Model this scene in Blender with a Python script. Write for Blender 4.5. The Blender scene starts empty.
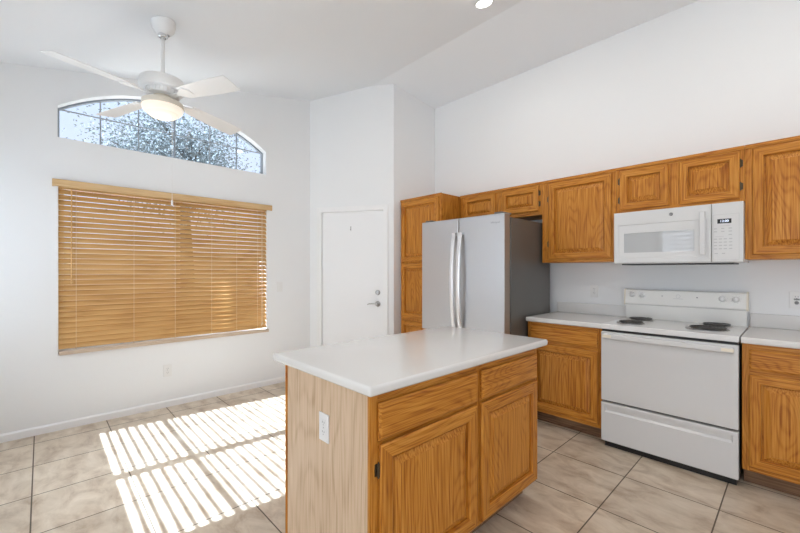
import bpy, bmesh, math, random
from mathutils import Vector, Matrix
random.seed(7)
S = bpy.context.scene
COL = S.collection
R = math.radians
TH = 0.8116                     # camera yaw, measured from the kitchen wall normal

# ------------------------------------------------------------------ camera
cam = bpy.data.cameras.new('camera')
cam.sensor_fit = 'HORIZONTAL'; cam.sensor_width = 36.0
cam.lens = 378.1 / 800 * 36.0
cam.shift_y = (271.0 - 266.5) / 800
cam.clip_start = 0.05; cam.clip_end = 200
cam_o = bpy.data.objects.new('camera', cam); COL.objects.link(cam_o)
cam_o.location = (0, 0, 1.314)
cam_o.rotation_euler = (R(90), 0, TH)
S.camera = cam_o

# ------------------------------------------------------------------ exposure
S.view_settings.view_transform = 'Standard'
S.view_settings.look = 'None'
S.view_settings.gamma = 1.0
S.view_settings.use_curve_mapping = False
S.view_settings.exposure = -0.06
try:
    S.cycles.use_denoising = True
    S.cycles.max_bounces = 10; S.cycles.diffuse_bounces = 6
    S.cycles.transparent_max_bounces = 16
    S.cycles.caustics_reflective = False; S.cycles.caustics_refractive = False
    S.cycles.sample_clamp_indirect = 6
except Exception:
    pass

# ------------------------------------------------------------------ sky, sun, window daylight, fill lamps at added openings
W = bpy.data.worlds.new('sky'); S.world = W; W.use_nodes = True
nt = W.node_tree; nt.nodes.clear()
wo = nt.nodes.new('ShaderNodeOutputWorld'); bg = nt.nodes.new('ShaderNodeBackground')
tc = nt.nodes.new('ShaderNodeTexCoord'); sx = nt.nodes.new('ShaderNodeSeparateXYZ')
cr = nt.nodes.new('ShaderNodeValToRGB')
nt.links.new(tc.outputs['Generated'], sx.inputs[0]); nt.links.new(sx.outputs['Z'], cr.inputs[0])
cr.color_ramp.elements[0].position = 0.0; cr.color_ramp.elements[0].color = (0.88, 0.93, 1.0, 1)
cr.color_ramp.elements[1].position = 0.6; cr.color_ramp.elements[1].color = (0.62, 0.78, 1.0, 1)
nt.links.new(cr.outputs[0], bg.inputs['Color']); bg.inputs['Strength'].default_value = 1.2
nt.links.new(bg.outputs[0], wo.inputs['Surface'])

sun = bpy.data.lights.new('sun', 'SUN'); sun.energy = 40.0; sun.angle = R(0.5); sun.color = (0.78, 0.89, 1.0)
sun_o = bpy.data.objects.new('sun', sun); COL.objects.link(sun_o)
sun_o.rotation_euler = Vector((0.09, 1.0, -0.67)).to_track_quat('-Z', 'Y').to_euler()
sun_o.location = (-4, -8, 6)


def area(name, loc, direction, sx_, sy_, energy, color=(1, 1, 1)):
    l = bpy.data.lights.new(name, 'AREA'); l.shape = 'RECTANGLE'; l.size = sx_; l.size_y = sy_
    l.energy = energy; l.color = color
    o = bpy.data.objects.new(name, l); COL.objects.link(o); o.location = loc
    o.rotation_euler = Vector(direction).to_track_quat('-Z', 'Y').to_euler()
    return o


DAY = (0.95, 0.975, 1.0)
area('fill_patio_opening', (1.2, -3.5, 1.05), (0, 1, 0.15), 1.8, 2.0, 90, DAY)  # fill lamp; the patio door is an unseen opening added for its light
area('daylight_living_window', (-1.50, -3.5, 1.6), (0, 1, 0), 1.2, 1.35, 16, DAY)
area('fill_side_opening', (2.85, 0.6, 1.5), (-1, 0, 0.05), 3.0, 1.3, 5, DAY)  # fill lamp outside an unseen window added to light the kitchen side
area('daylight_nook_window', (-3.05, -0.98, 1.40), (0.10, 1, -1.25), 1.5, 1.3, 8, (0.80, 0.90, 1.0)).data.spread = R(55)

# ------------------------------------------------------------------ helpers


class Frame:
    """local axes: a along the face, b up, c outward"""
    def __init__(self, o, u):
        self.o = Vector(o); self.u = Vector(u).normalized(); self.v = Vector((0, 0, 1)); self.w = self.u.cross(self.v)

    def __call__(self, a, b, c):
        return self.o + self.u * a + self.v * b + self.w * c


def back_face(y):   return Frame((0, y, 0), (1, 0, 0))     # looks to -Y, a = world X
def side_face(x):   return Frame((x, 0, 0), (0, 1, 0))     # looks to +X, a = world Y
WORLD = lambda a, b, c: Vector((a, b, c))


def root_loc(p):
    while p.parent: p = p.parent
    return p.location


def obj(name, bm, mat, parent=None, smooth=False):
    bmesh.ops.remove_doubles(bm, verts=bm.verts, dist=1e-6)
    bmesh.ops.recalc_face_normals(bm, faces=bm.faces)
    if parent is not None:
        bmesh.ops.translate(bm, verts=bm.verts, vec=-root_loc(parent))
    me = bpy.data.meshes.new(name); bm.to_mesh(me); bm.free()
    for m in (mat if isinstance(mat, (list, tuple)) else [mat]): me.materials.append(m)
    if smooth:
        for p in me.polygons: p.use_smooth = True
    o = bpy.data.objects.new(name, me); COL.objects.link(o)
    if parent is not None: o.parent = parent
    if smooth:
        try: me.set_sharp_from_angle(angle=R(40))
        except Exception: pass
    return o


def thing(name, label, cat, loc=(0, 0, 0), group=None):
    o = bpy.data.objects.new(name, None); COL.objects.link(o); o.location = loc
    o.empty_display_size = 0.1
    return tag(o, label, cat, group)


def tag(o, label, cat, group=None, kind=None):
    if label: o['label'] = label
    if cat: o['category'] = cat
    if group: o['group'] = group
    if kind: o['kind'] = kind
    return o


def struct(name, bm, mat, parent=None, smooth=False):
    o = obj(name, bm, mat, parent, smooth)
    if parent is None: o['kind'] = 'structure'
    return o


def box(bm, a0, a1, b0, b1, c0, c1, F=WORLD, bev=0.0, seg=2, mi=0):
    vs = [bm.verts.new(F(a, b, c)) for a in (a0, a1) for b in (b0, b1) for c in (c0, c1)]
    idx = [(0, 1, 3, 2), (4, 6, 7, 5), (0, 4, 5, 1), (2, 3, 7, 6), (0, 2, 6, 4), (1, 5, 7, 3)]
    fs = [bm.faces.new([vs[i] for i in f]) for f in idx]
    for f in fs: f.material_index = mi
    if bev > 0:
        es = list({e for f in fs for e in f.edges})
        r = bmesh.ops.bevel(bm, geom=es, offset=bev, segments=seg, affect='EDGES', profile=0.5)
        for f in r['faces']: f.material_index = mi
    return bm


def NB(): return bmesh.new()


def boxbm(*a, **k): return box(NB(), *a, **k)


def poly_prism(bm, pts, c0, c1, F, holes=()):
    """2-D outline (a,b) with holes, extruded c0..c1"""
    tmp = bmesh.new()
    def loop(ps):
        vs = [tmp.verts.new((p[0], p[1], 0)) for p in ps]
        for i in range(len(vs)): tmp.edges.new((vs[i], vs[(i + 1) % len(vs)]))
    loop(pts)
    for h in holes: loop(h)
    bmesh.ops.triangle_fill(tmp, use_beauty=True, use_dissolve=False, edges=tmp.edges[:])
    tmp.verts.index_update()
    lo = [bm.verts.new(F(v.co.x, v.co.y, c0)) for v in tmp.verts]
    hi = [bm.verts.new(F(v.co.x, v.co.y, c1)) for v in tmp.verts]
    for f in tmp.faces:
        ii = [v.index for v in f.verts]
        bm.faces.new([lo[i] for i in ii]); bm.faces.new([hi[i] for i in reversed(ii)])
    for e in tmp.edges:
        if len(e.link_faces) == 1:
            i, j = e.verts[0].index, e.verts[1].index
            bm.faces.new([lo[i], lo[j], hi[j], hi[i]])
    tmp.free()
    return bm


def tube(bm, pts, r, seg=8, cap=True, closed=False):
    pts = [Vector(p) for p in pts]; n = len(pts); rings = []
    rr = r if isinstance(r, (list, tuple)) else [r] * n
    up = None
    for i, p in enumerate(pts):
        if closed: t = pts[(i + 1) % n] - pts[i - 1]
        else: t = pts[min(i + 1, n - 1)] - pts[max(i - 1, 0)]
        t.normalize()
        if up is None:
            up = Vector((0, 0, 1)) if abs(t.z) < 0.9 else Vector((1, 0, 0))
        x = (up - t * up.dot(t)).normalized(); y = t.cross(x); up = x
        rings.append([bm.verts.new(p + (x * math.cos(k * 2 * math.pi / seg) + y * math.sin(k * 2 * math.pi / seg)) * rr[i]) for k in range(seg)])
    for i in range(n if closed else n - 1):
        A, B = rings[i], rings[(i + 1) % n]
        for k in range(seg): bm.faces.new([A[k], A[(k + 1) % seg], B[(k + 1) % seg], B[k]])
    if cap and not closed:
        bm.faces.new(rings[0][::-1]); bm.faces.new(rings[-1])
    return bm


def lathe(bm, prof, center, F=None, seg=32):
    """prof: list of (radius, height) about an axis; F maps (x,y,h) (default z axis at center)"""
    c = Vector(center)
    if F is None: F = lambda x, y, h: c + Vector((x, y, h))
    rings = []
    for r, h in prof:
        if r < 1e-6: rings.append([bm.verts.new(F(0, 0, h))])
        else: rings.append([bm.verts.new(F(r * math.cos(k * 2 * math.pi / seg), r * math.sin(k * 2 * math.pi / seg), h)) for k in range(seg)])
    for A, B in zip(rings, rings[1:]):
        for k in range(seg):
            k2 = (k + 1) % seg
            if len(A) == 1 and len(B) == 1: continue
            if len(A) == 1: bm.faces.new([A[0], B[k2], B[k]])
            elif len(B) == 1: bm.faces.new([A[k], A[k2], B[0]])
            else: bm.faces.new([A[k], A[k2], B[k2], B[k]])
    return bm


def axis_at(Fr, a, b, c):
    """lathe mapping: axis along the outward direction of a face frame"""
    return lambda x, y, h: Fr(a + x, b + y, c + h)


def loft_rect(bm, a0, a1, b0, b1, steps, F, cap_first=True, cap_last=True, mi_v=0, mi_h=0, mi_cap=0):
    """nested rectangles: steps = [(inset, c), ...]; side strips take the grain of stiles / rails"""
    rings = []
    for ins, c in steps:
        rings.append([bm.verts.new(F(*p, c)) for p in ((a0 + ins, b0 + ins), (a1 - ins, b0 + ins), (a1 - ins, b1 - ins), (a0 + ins, b1 - ins))])
    for A, B in zip(rings, rings[1:]):
        for k in range(4):
            f = bm.faces.new([A[k], A[(k + 1) % 4], B[(k + 1) % 4], B[k]])
            f.material_index = mi_h if k in (0, 2) else mi_v
    if cap_first: bm.faces.new(rings[0][::-1]).material_index = mi_cap
    if cap_last: bm.faces.new(rings[-1]).material_index = mi_cap
    return bm


def text(name, body, size, F, a, b, c, mat, parent, depth=0.0004, align='CENTER'):
    cu = bpy.data.curves.new(name, 'FONT'); cu.body = body; cu.size = size; cu.extrude = depth
    cu.align_x = align; cu.align_y = 'CENTER'
    tmp = bpy.data.objects.new(name, cu); COL.objects.link(tmp)
    dg = bpy.context.evaluated_depsgraph_get(); dg.update()
    me = bpy.data.meshes.new_from_object(tmp.evaluated_get(dg))
    bpy.data.objects.remove(tmp); bpy.data.curves.remove(cu)
    off = root_loc(parent)
    for v in me.vertices: v.co = F(a + v.co.x, b + v.co.y, c + v.co.z) - off
    me.materials.clear(); me.materials.append(mat); me.name = name
    o = bpy.data.objects.new(name, me); COL.objects.link(o); o.parent = parent
    return o


# ------------------------------------------------------------------ materials
def new_mat(name):
    m = bpy.data.materials.new(name); m.use_nodes = True
    n = m.node_tree; b = n.nodes['Principled BSDF']
    return m, n, b


def plain(name, col, rough=0.5, metal=0.0, spec=0.5, coat=0.0, bump=0.0, bscale=300, var=0.0):
    m, n, b = new_mat(name)
    b.inputs['Base Color'].default_value = (*col, 1); b.inputs['Roughness'].default_value = rough
    b.inputs['Metallic'].default_value = metal; b.inputs['Specular IOR Level'].default_value = spec
    b.inputs['Coat Weight'].default_value = coat
    t = n.nodes.new('ShaderNodeTexCoord')
    ns = n.nodes.new('ShaderNodeTexNoise'); ns.inputs['Scale'].default_value = bscale
    n.links.new(t.outputs['Object'], ns.inputs['Vector'])
    if bump > 0:
        bp = n.nodes.new('ShaderNodeBump'); bp.inputs['Strength'].default_value = bump; bp.inputs['Distance'].default_value = 0.002
        n.links.new(ns.outputs['Fac'], bp.inputs['Height']); n.links.new(bp.outputs[0], b.inputs['Normal'])
    if var > 0:
        n2 = n.nodes.new('ShaderNodeTexNoise'); n2.inputs['Scale'].default_value = 6; n2.inputs['Detail'].default_value = 4
        n.links.new(t.outputs['Object'], n2.inputs['Vector'])
        mr = n.nodes.new('ShaderNodeMapRange'); mr.inputs[3].default_value = 1 - var; mr.inputs[4].default_value = 1 + var
        n.links.new(n2.outputs['Fac'], mr.inputs[0])
        mx = n.nodes.new('ShaderNodeVectorMath'); mx.operation = 'SCALE'; mx.inputs[0].default_value = col
        n.links.new(mr.outputs[0], mx.inputs['Scale']); n.links.new(mx.outputs[0], b.inputs['Base Color'])
    return m


def emit(name, col, strength, base=1.0):
    m, n, b = new_mat(name)
    b.inputs['Base Color'].default_value = (col[0] * base, col[1] * base, col[2] * base, 1)
    b.inputs['Emission Color'].default_value = (*col, 1); b.inputs['Emission Strength'].default_value = strength
    b.inputs['Roughness'].default_value = 0.3
    return m


def oak(name, axis, dark, mid, light, ring=22.0, amp=1.05, rough=0.42, spec=0.3):
    m, n, b = new_mat(name)
    L = n.links.new; N = n.nodes.new
    t = N('ShaderNodeTexCoord'); oi = N('ShaderNodeObjectInfo')
    mp = N('ShaderNodeVectorMath'); mp.operation = 'ADD'
    sc = N('ShaderNodeVectorMath'); sc.operation = 'SCALE'; sc.inputs[0].default_value = (7.3, 5.1, 9.7)
    L(oi.outputs['Random'], sc.inputs['Scale']); L(t.outputs['Object'], mp.inputs[0]); L(sc.outputs[0], mp.inputs[1])
    def stretched(across, along):
        v = N('ShaderNodeVectorMath'); v.operation = 'MULTIPLY'
        s = [across] * 3; s['xyz'.index(axis)] = along
        v.inputs[1].default_value = s; L(mp.outputs[0], v.inputs[0]); return v
    n1 = N('ShaderNodeTexNoise'); n1.inputs['Scale'].default_value = 1.0; n1.inputs['Detail'].default_value = 1.5
    n1.inputs['Roughness'].default_value = 0.4; n1.inputs['Distortion'].default_value = 0.15
    L(stretched(5.5, 1.1).outputs[0], n1.inputs['Vector'])
    mu = N('ShaderNodeMath'); mu.operation = 'MULTIPLY'; mu.inputs[1].default_value = ring * 2 * math.pi
    L(n1.outputs['Fac'], mu.inputs[0])
    sn = N('ShaderNodeMath'); sn.operation = 'SINE'; L(mu.outputs[0], sn.inputs[0])
    n2 = N('ShaderNodeTexNoise'); n2.inputs['Scale'].default_value = 1.0; n2.inputs['Detail'].default_value = 3
    L(stretched(170, 4).outputs[0], n2.inputs['Vector'])
    n3 = N('ShaderNodeTexNoise'); n3.inputs['Scale'].default_value = 1.0; n3.inputs['Detail'].default_value = 2
    L(stretched(2.2, 0.6).outputs[0], n3.inputs['Vector'])
    # combine
    hf = N('ShaderNodeMath'); hf.operation = 'MULTIPLY_ADD'; hf.inputs[1].default_value = 0.5; hf.inputs[2].default_value = 0.5
    L(sn.outputs[0], hf.inputs[0])
    pw = N('ShaderNodeMath'); pw.operation = 'POWER'; pw.inputs[1].default_value = 3.0; L(hf.outputs[0], pw.inputs[0])
    a1 = N('ShaderNodeMath'); a1.operation = 'MULTIPLY_ADD'; a1.inputs[1].default_value = -0.115; a1.inputs[2].default_value = 0.045 - (amp - 0.95) * 0.5
    L(pw.outputs[0], a1.inputs[0])
    a2 = N('ShaderNodeMath'); a2.operation = 'MULTIPLY_ADD'; a2.inputs[1].default_value = amp
    L(n2.outputs['Fac'], a2.inputs[0]); L(a1.outputs[0], a2.inputs[2])
    a3 = N('ShaderNodeMath'); a3.operation = 'MULTIPLY_ADD'; a3.inputs[1].default_value = 0.22
    L(n3.outputs['Fac'], a3.inputs[0]); L(a2.outputs[0], a3.inputs[2])
    r = N('ShaderNodeValToRGB'); e = r.color_ramp.elements
    e[0].position = 0.36; e[0].color = (*dark, 1); e[1].position = 0.80; e[1].color = (*light, 1)
    k = e.new(0.57); k.color = (*mid, 1)
    L(a3.outputs[0], r.inputs[0]); L(r.outputs[0], b.inputs['Base Color'])
    b.inputs['Roughness'].default_value = rough; b.inputs['Specular IOR Level'].default_value = spec
    bp = N('ShaderNodeBump'); bp.inputs['Strength'].default_value = 0.12; bp.inputs['Distance'].default_value = 0.001
    L(n2.outputs['Fac'], bp.inputs['Height']); L(bp.outputs[0], b.inputs['Normal'])
    return m


OD, OM, OL = (0.26, 0.072, 0.006), (0.475, 0.178, 0.020), (0.61, 0.272, 0.048)
OAK_Z = oak('oak_upright_grain', 'z', OD, OM, OL)
OAK_X = oak('oak_grain_along_wall', 'x', OD, OM, OL)
OAK_Y = oak('oak_grain_along_island', 'y', OD, OM, OL)
PAN_Z = oak('oak_laminate_panel', 'z', (0.44, 0.29, 0.17), (0.62, 0.46, 0.315), (0.70, 0.545, 0.40), ring=9, amp=0.75, rough=0.5)
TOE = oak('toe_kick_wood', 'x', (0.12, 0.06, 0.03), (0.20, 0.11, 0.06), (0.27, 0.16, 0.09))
SLAT = oak('blind_wood', 'y', (0.47, 0.26, 0.085), (0.60, 0.36, 0.14), (0.68, 0.44, 0.19), ring=4, amp=0.8, rough=0.4)
VAL = oak('valance_wood', 'y', (0.52, 0.32, 0.14), (0.64, 0.43, 0.22), (0.70, 0.50, 0.28), ring=4, amp=0.8, rough=0.4)
SILLW = oak('bottom_rail_wood', 'y', (0.45, 0.34, 0.24), (0.58, 0.46, 0.35), (0.66, 0.55, 0.44), ring=4, amp=0.8, rough=0.45)

WALL = plain('white_wall_paint', (0.815, 0.825, 0.835), 0.75, bump=0.10, bscale=160, spec=0.3)
CEIL = plain('white_ceiling_paint', (0.82, 0.845, 0.875), 0.8, bump=0.12, bscale=140, spec=0.2)
TRIM = plain('white_gloss_trim', (0.84, 0.84, 0.845), 0.4)
DOORP = plain('white_door_paint', (0.83, 0.835, 0.845), 0.4)
COUNTER = plain('white_laminate', (0.72, 0.71, 0.695), 0.12, spec=0.45, var=0.01)
WHITE = plain('white_enamel', (0.66, 0.66, 0.66), 0.22, spec=0.5)
WHITEP = plain('white_plastic', (0.78, 0.78, 0.775), 0.35)
BADGE = plain('dark_badge', (0.09, 0.09, 0.095), 0.4)
COOKW = plain('cooktop_enamel', (0.74, 0.74, 0.74), 0.2)
GUARD = plain('cream_white_enamel', (0.82, 0.81, 0.78), 0.25)
CREAM = plain('aged_cream_plastic', (0.78, 0.72, 0.60), 0.35)
FANW = plain('fan_white', (0.78, 0.785, 0.79), 0.4)
FANRING = plain('fan_cream_ring', (0.66, 0.61, 0.52), 0.4)
BLACK = plain('black_enamel', (0.012, 0.012, 0.013), 0.35)
DARKGAP = plain('dark_gasket', (0.02, 0.02, 0.02), 0.6)
COIL = plain('coil_metal', (0.085, 0.082, 0.078), 0.45, metal=0.4)
SATIN = plain('satin_steel', (0.80, 0.80, 0.81), 0.34, metal=0.8)
NICKEL = plain('satin_nickel', (0.42, 0.41, 0.40), 0.3, metal=1.0)
CHROME = plain('chrome', (0.75, 0.75, 0.76), 0.14, metal=1.0)
PANM = plain('burner_pan_chrome', (0.55, 0.54, 0.53), 0.25, metal=1.0)
HINGE = plain('antique_brass_hinge', (0.10, 0.075, 0.045), 0.4, metal=0.7)
LTGREY = plain('pale_grey_print', (0.45, 0.45, 0.46), 0.5)
MIDGREY = plain('grey_print', (0.25, 0.25, 0.26), 0.5)
CORD = plain('blind_cord', (0.70, 0.58, 0.42), 0.7)
BACKLITFRAME = plain('backlit_white_frame', (0.30, 0.34, 0.39), 0.5)  # backlight shade of a white frame put into this grey
FRSIDE = plain('fridge_side_grey', (0.15, 0.145, 0.138), 0.35, metal=0.35, bump=0.05, bscale=500)
FREDGE = plain('fridge_door_edge', (0.36, 0.30, 0.25), 0.4, metal=0.5)
MIRGLASS = plain('microwave_window', (0.44, 0.45, 0.46), 0.03, spec=0.8, coat=0.6)
NUM = emit('display_digits', (0.75, 0.85, 1.0), 1.2)


def steel():
    m, n, b = new_mat('brushed_steel'); L = n.links.new; N = n.nodes.new
    b.inputs['Metallic'].default_value = 0.85; b.inputs['Base Color'].default_value = (0.55, 0.55, 0.56, 1)
    b.inputs['Roughness'].default_value = 0.42
    t = N('ShaderNodeTexCoord'); v = N('ShaderNodeVectorMath'); v.operation = 'MULTIPLY'; v.inputs[1].default_value = (600, 600, 3)
    ns = N('ShaderNodeTexNoise'); ns.inputs['Scale'].default_value = 1
    L(t.outputs['Object'], v.inputs[0]); L(v.outputs[0], ns.inputs['Vector'])
    mr = N('ShaderNodeMapRange'); mr.inputs[3].default_value = 0.36; mr.inputs[4].default_value = 0.48
    L(ns.outputs['Fac'], mr.inputs[0]); L(mr.outputs[0], b.inputs['Roughness'])
    return m
STEEL = steel()


def glass(name, refl=0.07, tint=(1, 1, 1)):
    m = bpy.data.materials.new(name); m.use_nodes = True; n = m.node_tree; n.nodes.clear()
    o = n.nodes.new('ShaderNodeOutputMaterial'); mx = n.nodes.new('ShaderNodeMixShader')
    t = n.nodes.new('ShaderNodeBsdfTransparent'); t.inputs[0].default_value = (*tint, 1)
    g = n.nodes.new('ShaderNodeBsdfGlossy'); g.inputs['Roughness'].default_value = 0.02
    mx.inputs[0].default_value = refl
    n.links.new(t.outputs[0], mx.inputs[1]); n.links.new(g.outputs[0], mx.inputs[2]); n.links.new(mx.outputs[0], o.inputs[0])
    return m
GLASS = glass('window_glass', 0.03, (0.95, 0.97, 1.0))


def tiles():
    m, n, b = new_mat('stone_look_floor_tile'); L = n.links.new; N = n.nodes.new
    t = N('ShaderNodeTexCoord'); mp = N('ShaderNodeMapping'); mp.inputs['Location'].default_value = (0.30 + 0.463 * 30, 0.04 + 0.457 * 30, 0)
    L(t.outputs['Object'], mp.inputs[0])
    br = N('ShaderNodeTexBrick'); br.offset = 0.0; br.squash = 1.0
    br.inputs['Scale'].default_value = 1.0; br.inputs['Brick Width'].default_value = 0.463; br.inputs['Row Height'].default_value = 0.457
    br.inputs['Mortar Size'].default_value = 0.0035; br.inputs['Mortar Smooth'].default_value = 0.1; br.inputs['Bias'].default_value = 0.0
    br.inputs['Color1'].default_value = (1.06, 1.06, 1.06, 1); br.inputs['Color2'].default_value = (0.90, 0.90, 0.90, 1)
    br.inputs['Mortar'].default_value = (1, 1, 1, 1)
    L(mp.outputs[0], br.inputs['Vector'])
    st = N('ShaderNodeVectorMath'); st.operation = 'MULTIPLY'; st.inputs[1].default_value = (2.0, 3.6, 1)
    L(t.outputs['Object'], st.inputs[0])
    n1 = N('ShaderNodeTexNoise'); n1.inputs['Scale'].default_value = 2.6; n1.inputs['Detail'].default_value = 9; n1.inputs['Roughness'].default_value = 0.62; n1.inputs['Distortion'].default_value = 0.5
    L(st.outputs[0], n1.inputs['Vector'])
    r = N('ShaderNodeValToRGB'); e = r.color_ramp.elements
    e[0].position = 0.30; e[0].color = (0.40, 0.295, 0.205, 1); e[1].position = 0.70; e[1].color = (0.73, 0.635, 0.515, 1)
    k = e.new(0.5); k.color = (0.60, 0.50, 0.385, 1)
    L(n1.outputs['Fac'], r.inputs[0])
    mx = N('ShaderNodeMix'); mx.data_type = 'RGBA'; mx.blend_type = 'MULTIPLY'; mx.inputs[0].default_value = 1.0
    L(r.outputs[0], mx.inputs[6]); L(br.outputs['Color'], mx.inputs[7])
    mg = N('ShaderNodeMix'); mg.data_type = 'RGBA'; mg.inputs[7].default_value = (0.12, 0.09, 0.065, 1)
    L(br.outputs['Fac'], mg.inputs[0]); L(mx.outputs[2], mg.inputs[6]); L(mg.outputs[2], b.inputs['Base Color'])
    mr = N('ShaderNodeMapRange'); mr.inputs[3].default_value = 0.30; mr.inputs[4].default_value = 0.7
    L(br.outputs['Fac'], mr.inputs[0]); L(mr.outputs[0], b.inputs['Roughness'])
    b.inputs['Specular IOR Level'].default_value = 0.5
    bp = N('ShaderNodeBump'); bp.invert = True; bp.inputs['Strength'].default_value = 0.5; bp.inputs['Distance'].default_value = 0.003
    L(br.outputs['Fac'], bp.inputs['Height'])
    b2 = N('ShaderNodeBump'); b2.inputs['Strength'].default_value = 0.05; b2.inputs['Distance'].default_value = 0.004
    L(n1.outputs['Fac'], b2.inputs['Height']); L(bp.outputs[0], b2.inputs['Normal']); L(b2.outputs[0], b.inputs['Normal'])
    return m
TILE = tiles()

# ------------------------------------------------------------------ room shell
XW, YK, XR = -4.204, 3.7195, 2.60          # window wall, kitchen wall, wall to the right
YN, YB, XL = -0.75, -3.20, -2.15           # breakfast nook wall, living end wall, living side wall
T = 0.15
XRET = -3.262                              # short wall beside the pantry
P0 = Vector((XW, 2.438)); PU = Vector((0.944, 0.558)).normalized()
PL = (XRET - XW) / PU.x
P1 = P0 + PU * PL
def zc(y):
    if y <= YN: return 2.81
    if y <= 2.85: return 2.913 + 0.197 * (y + 0.229)
    return 3.52 - 0.109 * (y - 2.85)

struct('floor', boxbm(XW - T, XR + T, YB - T, YK + T, -0.10, 0.0), TILE)

# ceiling: a vault that falls towards the nook and a little towards the kitchen wall
bm = NB()
FX = lambda a, b, c: Vector((c, a, b))
poly_prism(bm, [(YN - 0.02, zc(YN)), (YN, zc(YN)), (2.85, zc(2.85)), (YK + T, zc(YK + T)), (YK + T, 3.75), (YN - 0.02, 3.05)], XW - T, XR + T, FX)
struct('ceiling', bm, CEIL)
struct('ceiling_flat', boxbm(XL - T, XR + T, YB - T, YN, 2.81, 2.95), CEIL)

# window wall with the blind window and the arched window
FS = side_face(XW)
AY0, AY1, AZ0, AZ1, AZP = 0.098, 1.870, 2.420, 2.682, 2.968
def arch_pts(y0, y1, zs, zp, n=24, z0=None):
    c = (y0 + y1) / 2; h = (y1 - y0) / 2; s = zp - zs; rad = (h * h + s * s) / (2 * s)
    pts = []
    for i in range(n + 1):
        y = y1 + (y0 - y1) * i / n
        pts.append((y, zp - rad + math.sqrt(rad * rad - (y - c) ** 2)))
    return pts
arch_open = [(AY0, AZ0), (AY1, AZ0)] + arch_pts(AY0, AY1, AZ1, AZP)
BY0, BY1, BZ0, BZ1 = 0.100, 1.885, 0.617, 2.050
bm = NB()
poly_prism(bm, [(YN - T, -0.1), (2.438 + 0.2, -0.1), (2.438 + 0.2, zc(2.638) + 0.05), (YN - T, zc(YN) + 0.02)],
           -T, 0.0, FS, holes=[[(BY0, BZ0), (BY1, BZ0), (BY1, BZ1), (BY0, BZ1)], arch_open])
struct('wall_left', bm, WALL)

# angled wall with the door
FD = Frame((P0.x, P0.y, 0), (PU.x, PU.y, 0))
DA0, DA1, DZ = 0.160, 0.968, 2.040
bm = NB()
z0, z1 = zc(P0.y), zc(2.85); s_ridge = (2.85 - P0.y) / PU.y
poly_prism(bm, [(-0.02, -0.1), (DA0, -0.1), (DA0, DZ), (DA1, DZ), (DA1, -0.1), (PL, -0.1), (PL, zc(P1.y) + 0.04), (s_ridge, z1 + 0.04), (-0.02, z0 + 0.04)],
           -0.12, 0.0, FD)
struct('wall_angled', bm, WALL)
# return wall beside the pantry
bm = NB()
poly_prism(bm, [(P1.y - 0.001, -0.1), (YK + T, -0.1), (YK + T, zc(YK) + 0.04), (P1.y - 0.001, zc(P1.y) + 0.04)], -0.12, 0.0, side_face(XRET))
struct('wall_return', bm, WALL)
struct('wall_back', boxbm(XRET - 0.12, XR + T, YK, YK + T, -0.1, zc(YK) + 0.05), WALL)

# nook wall with the two-light sunny window
FB = lambda y: Frame((0, y, 0), (-1, 0, 0))          # looks to +Y, a = -X
NX0, NX1, NZ0, NZ1 = -4.02, -2.20, 0.72, 2.05
bm = NB()
poly_prism(bm, [(2.15, -0.1), (-XW + T, -0.1), (-XW + T, zc(YN)), (2.15, zc(YN))], -T, 0, FB(YN),
           holes=[[(-NX1, NZ0), (-NX0, NZ0), (-NX0, NZ1), (-NX1, NZ1)]])
struct('wall_nook', bm, WALL)
struct('wall_living_side', boxbm(XL - 0.10, XL, YB - T, YN - 0.15, -0.1, 2.81), WALL)
bm = NB()
WX0, WX1, WZ0, WZ1 = -2.11, -0.90, 0.90, 2.30
SX0, SX1, SZ1 = 0.30, 2.10, 2.05
poly_prism(bm, [(-XR - T, -0.1), (-SX1, -0.1), (-SX1, SZ1), (-SX0, SZ1), (-SX0, -0.1), (-XL, -0.1), (-XL, 2.81), (-XR - T, 2.81)], -T, 0, FB(YB),
           holes=[[(-WX1, WZ0), (-WX0, WZ0), (-WX0, WZ1), (-WX1, WZ1)]])
struct('wall_rear', bm, WALL)
FR = Frame((XR, 0, 0), (0, -1, 0))                   # looks to -X, a = -Y
bm = NB()
poly_prism(bm, [(-YK - T, -0.1), (-YB + T, -0.1), (-YB + T, 2.81), (-YN, 2.81), (-2.85, zc(2.85) + 0.02), (-YK - T, zc(YK + T) + 0.02)], -T, 0, FR,
           holes=[[(-2.1, 0.9), (0.9, 0.9), (0.9, 2.1), (-2.1, 2.1)]])
struct('wall_right', bm, WALL)

# baseboards
def baseboard(name, F, a0, a1, h=0.064, t=0.012):
    bm = NB()
    pts = [(0, 0.0), (0, h), (t * 0.45, h), (t, h - 0.012), (t, 0.0)]
    A = [bm.verts.new(F(a0, z, c)) for c, z in pts]; B = [bm.verts.new(F(a1, z, c)) for c, z in pts]
    for i in range(5): bm.faces.new([A[i], A[(i + 1) % 5], B[(i + 1) % 5], B[i]])
    bm.faces.new(A); bm.faces.new(B[::-1])
    return struct(name, bm, TRIM)
baseboard('baseboard_left', FS, YN + 0.013, 2.43)
baseboard('baseboard_angled', FD, 0.015, DA0 - 0.06)
baseboard('baseboard_nook', FB(YN), 2.15, -XW - 0.014)
baseboard('baseboard_right', FR, -YK + 0.02, -YB - 0.02)

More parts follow.
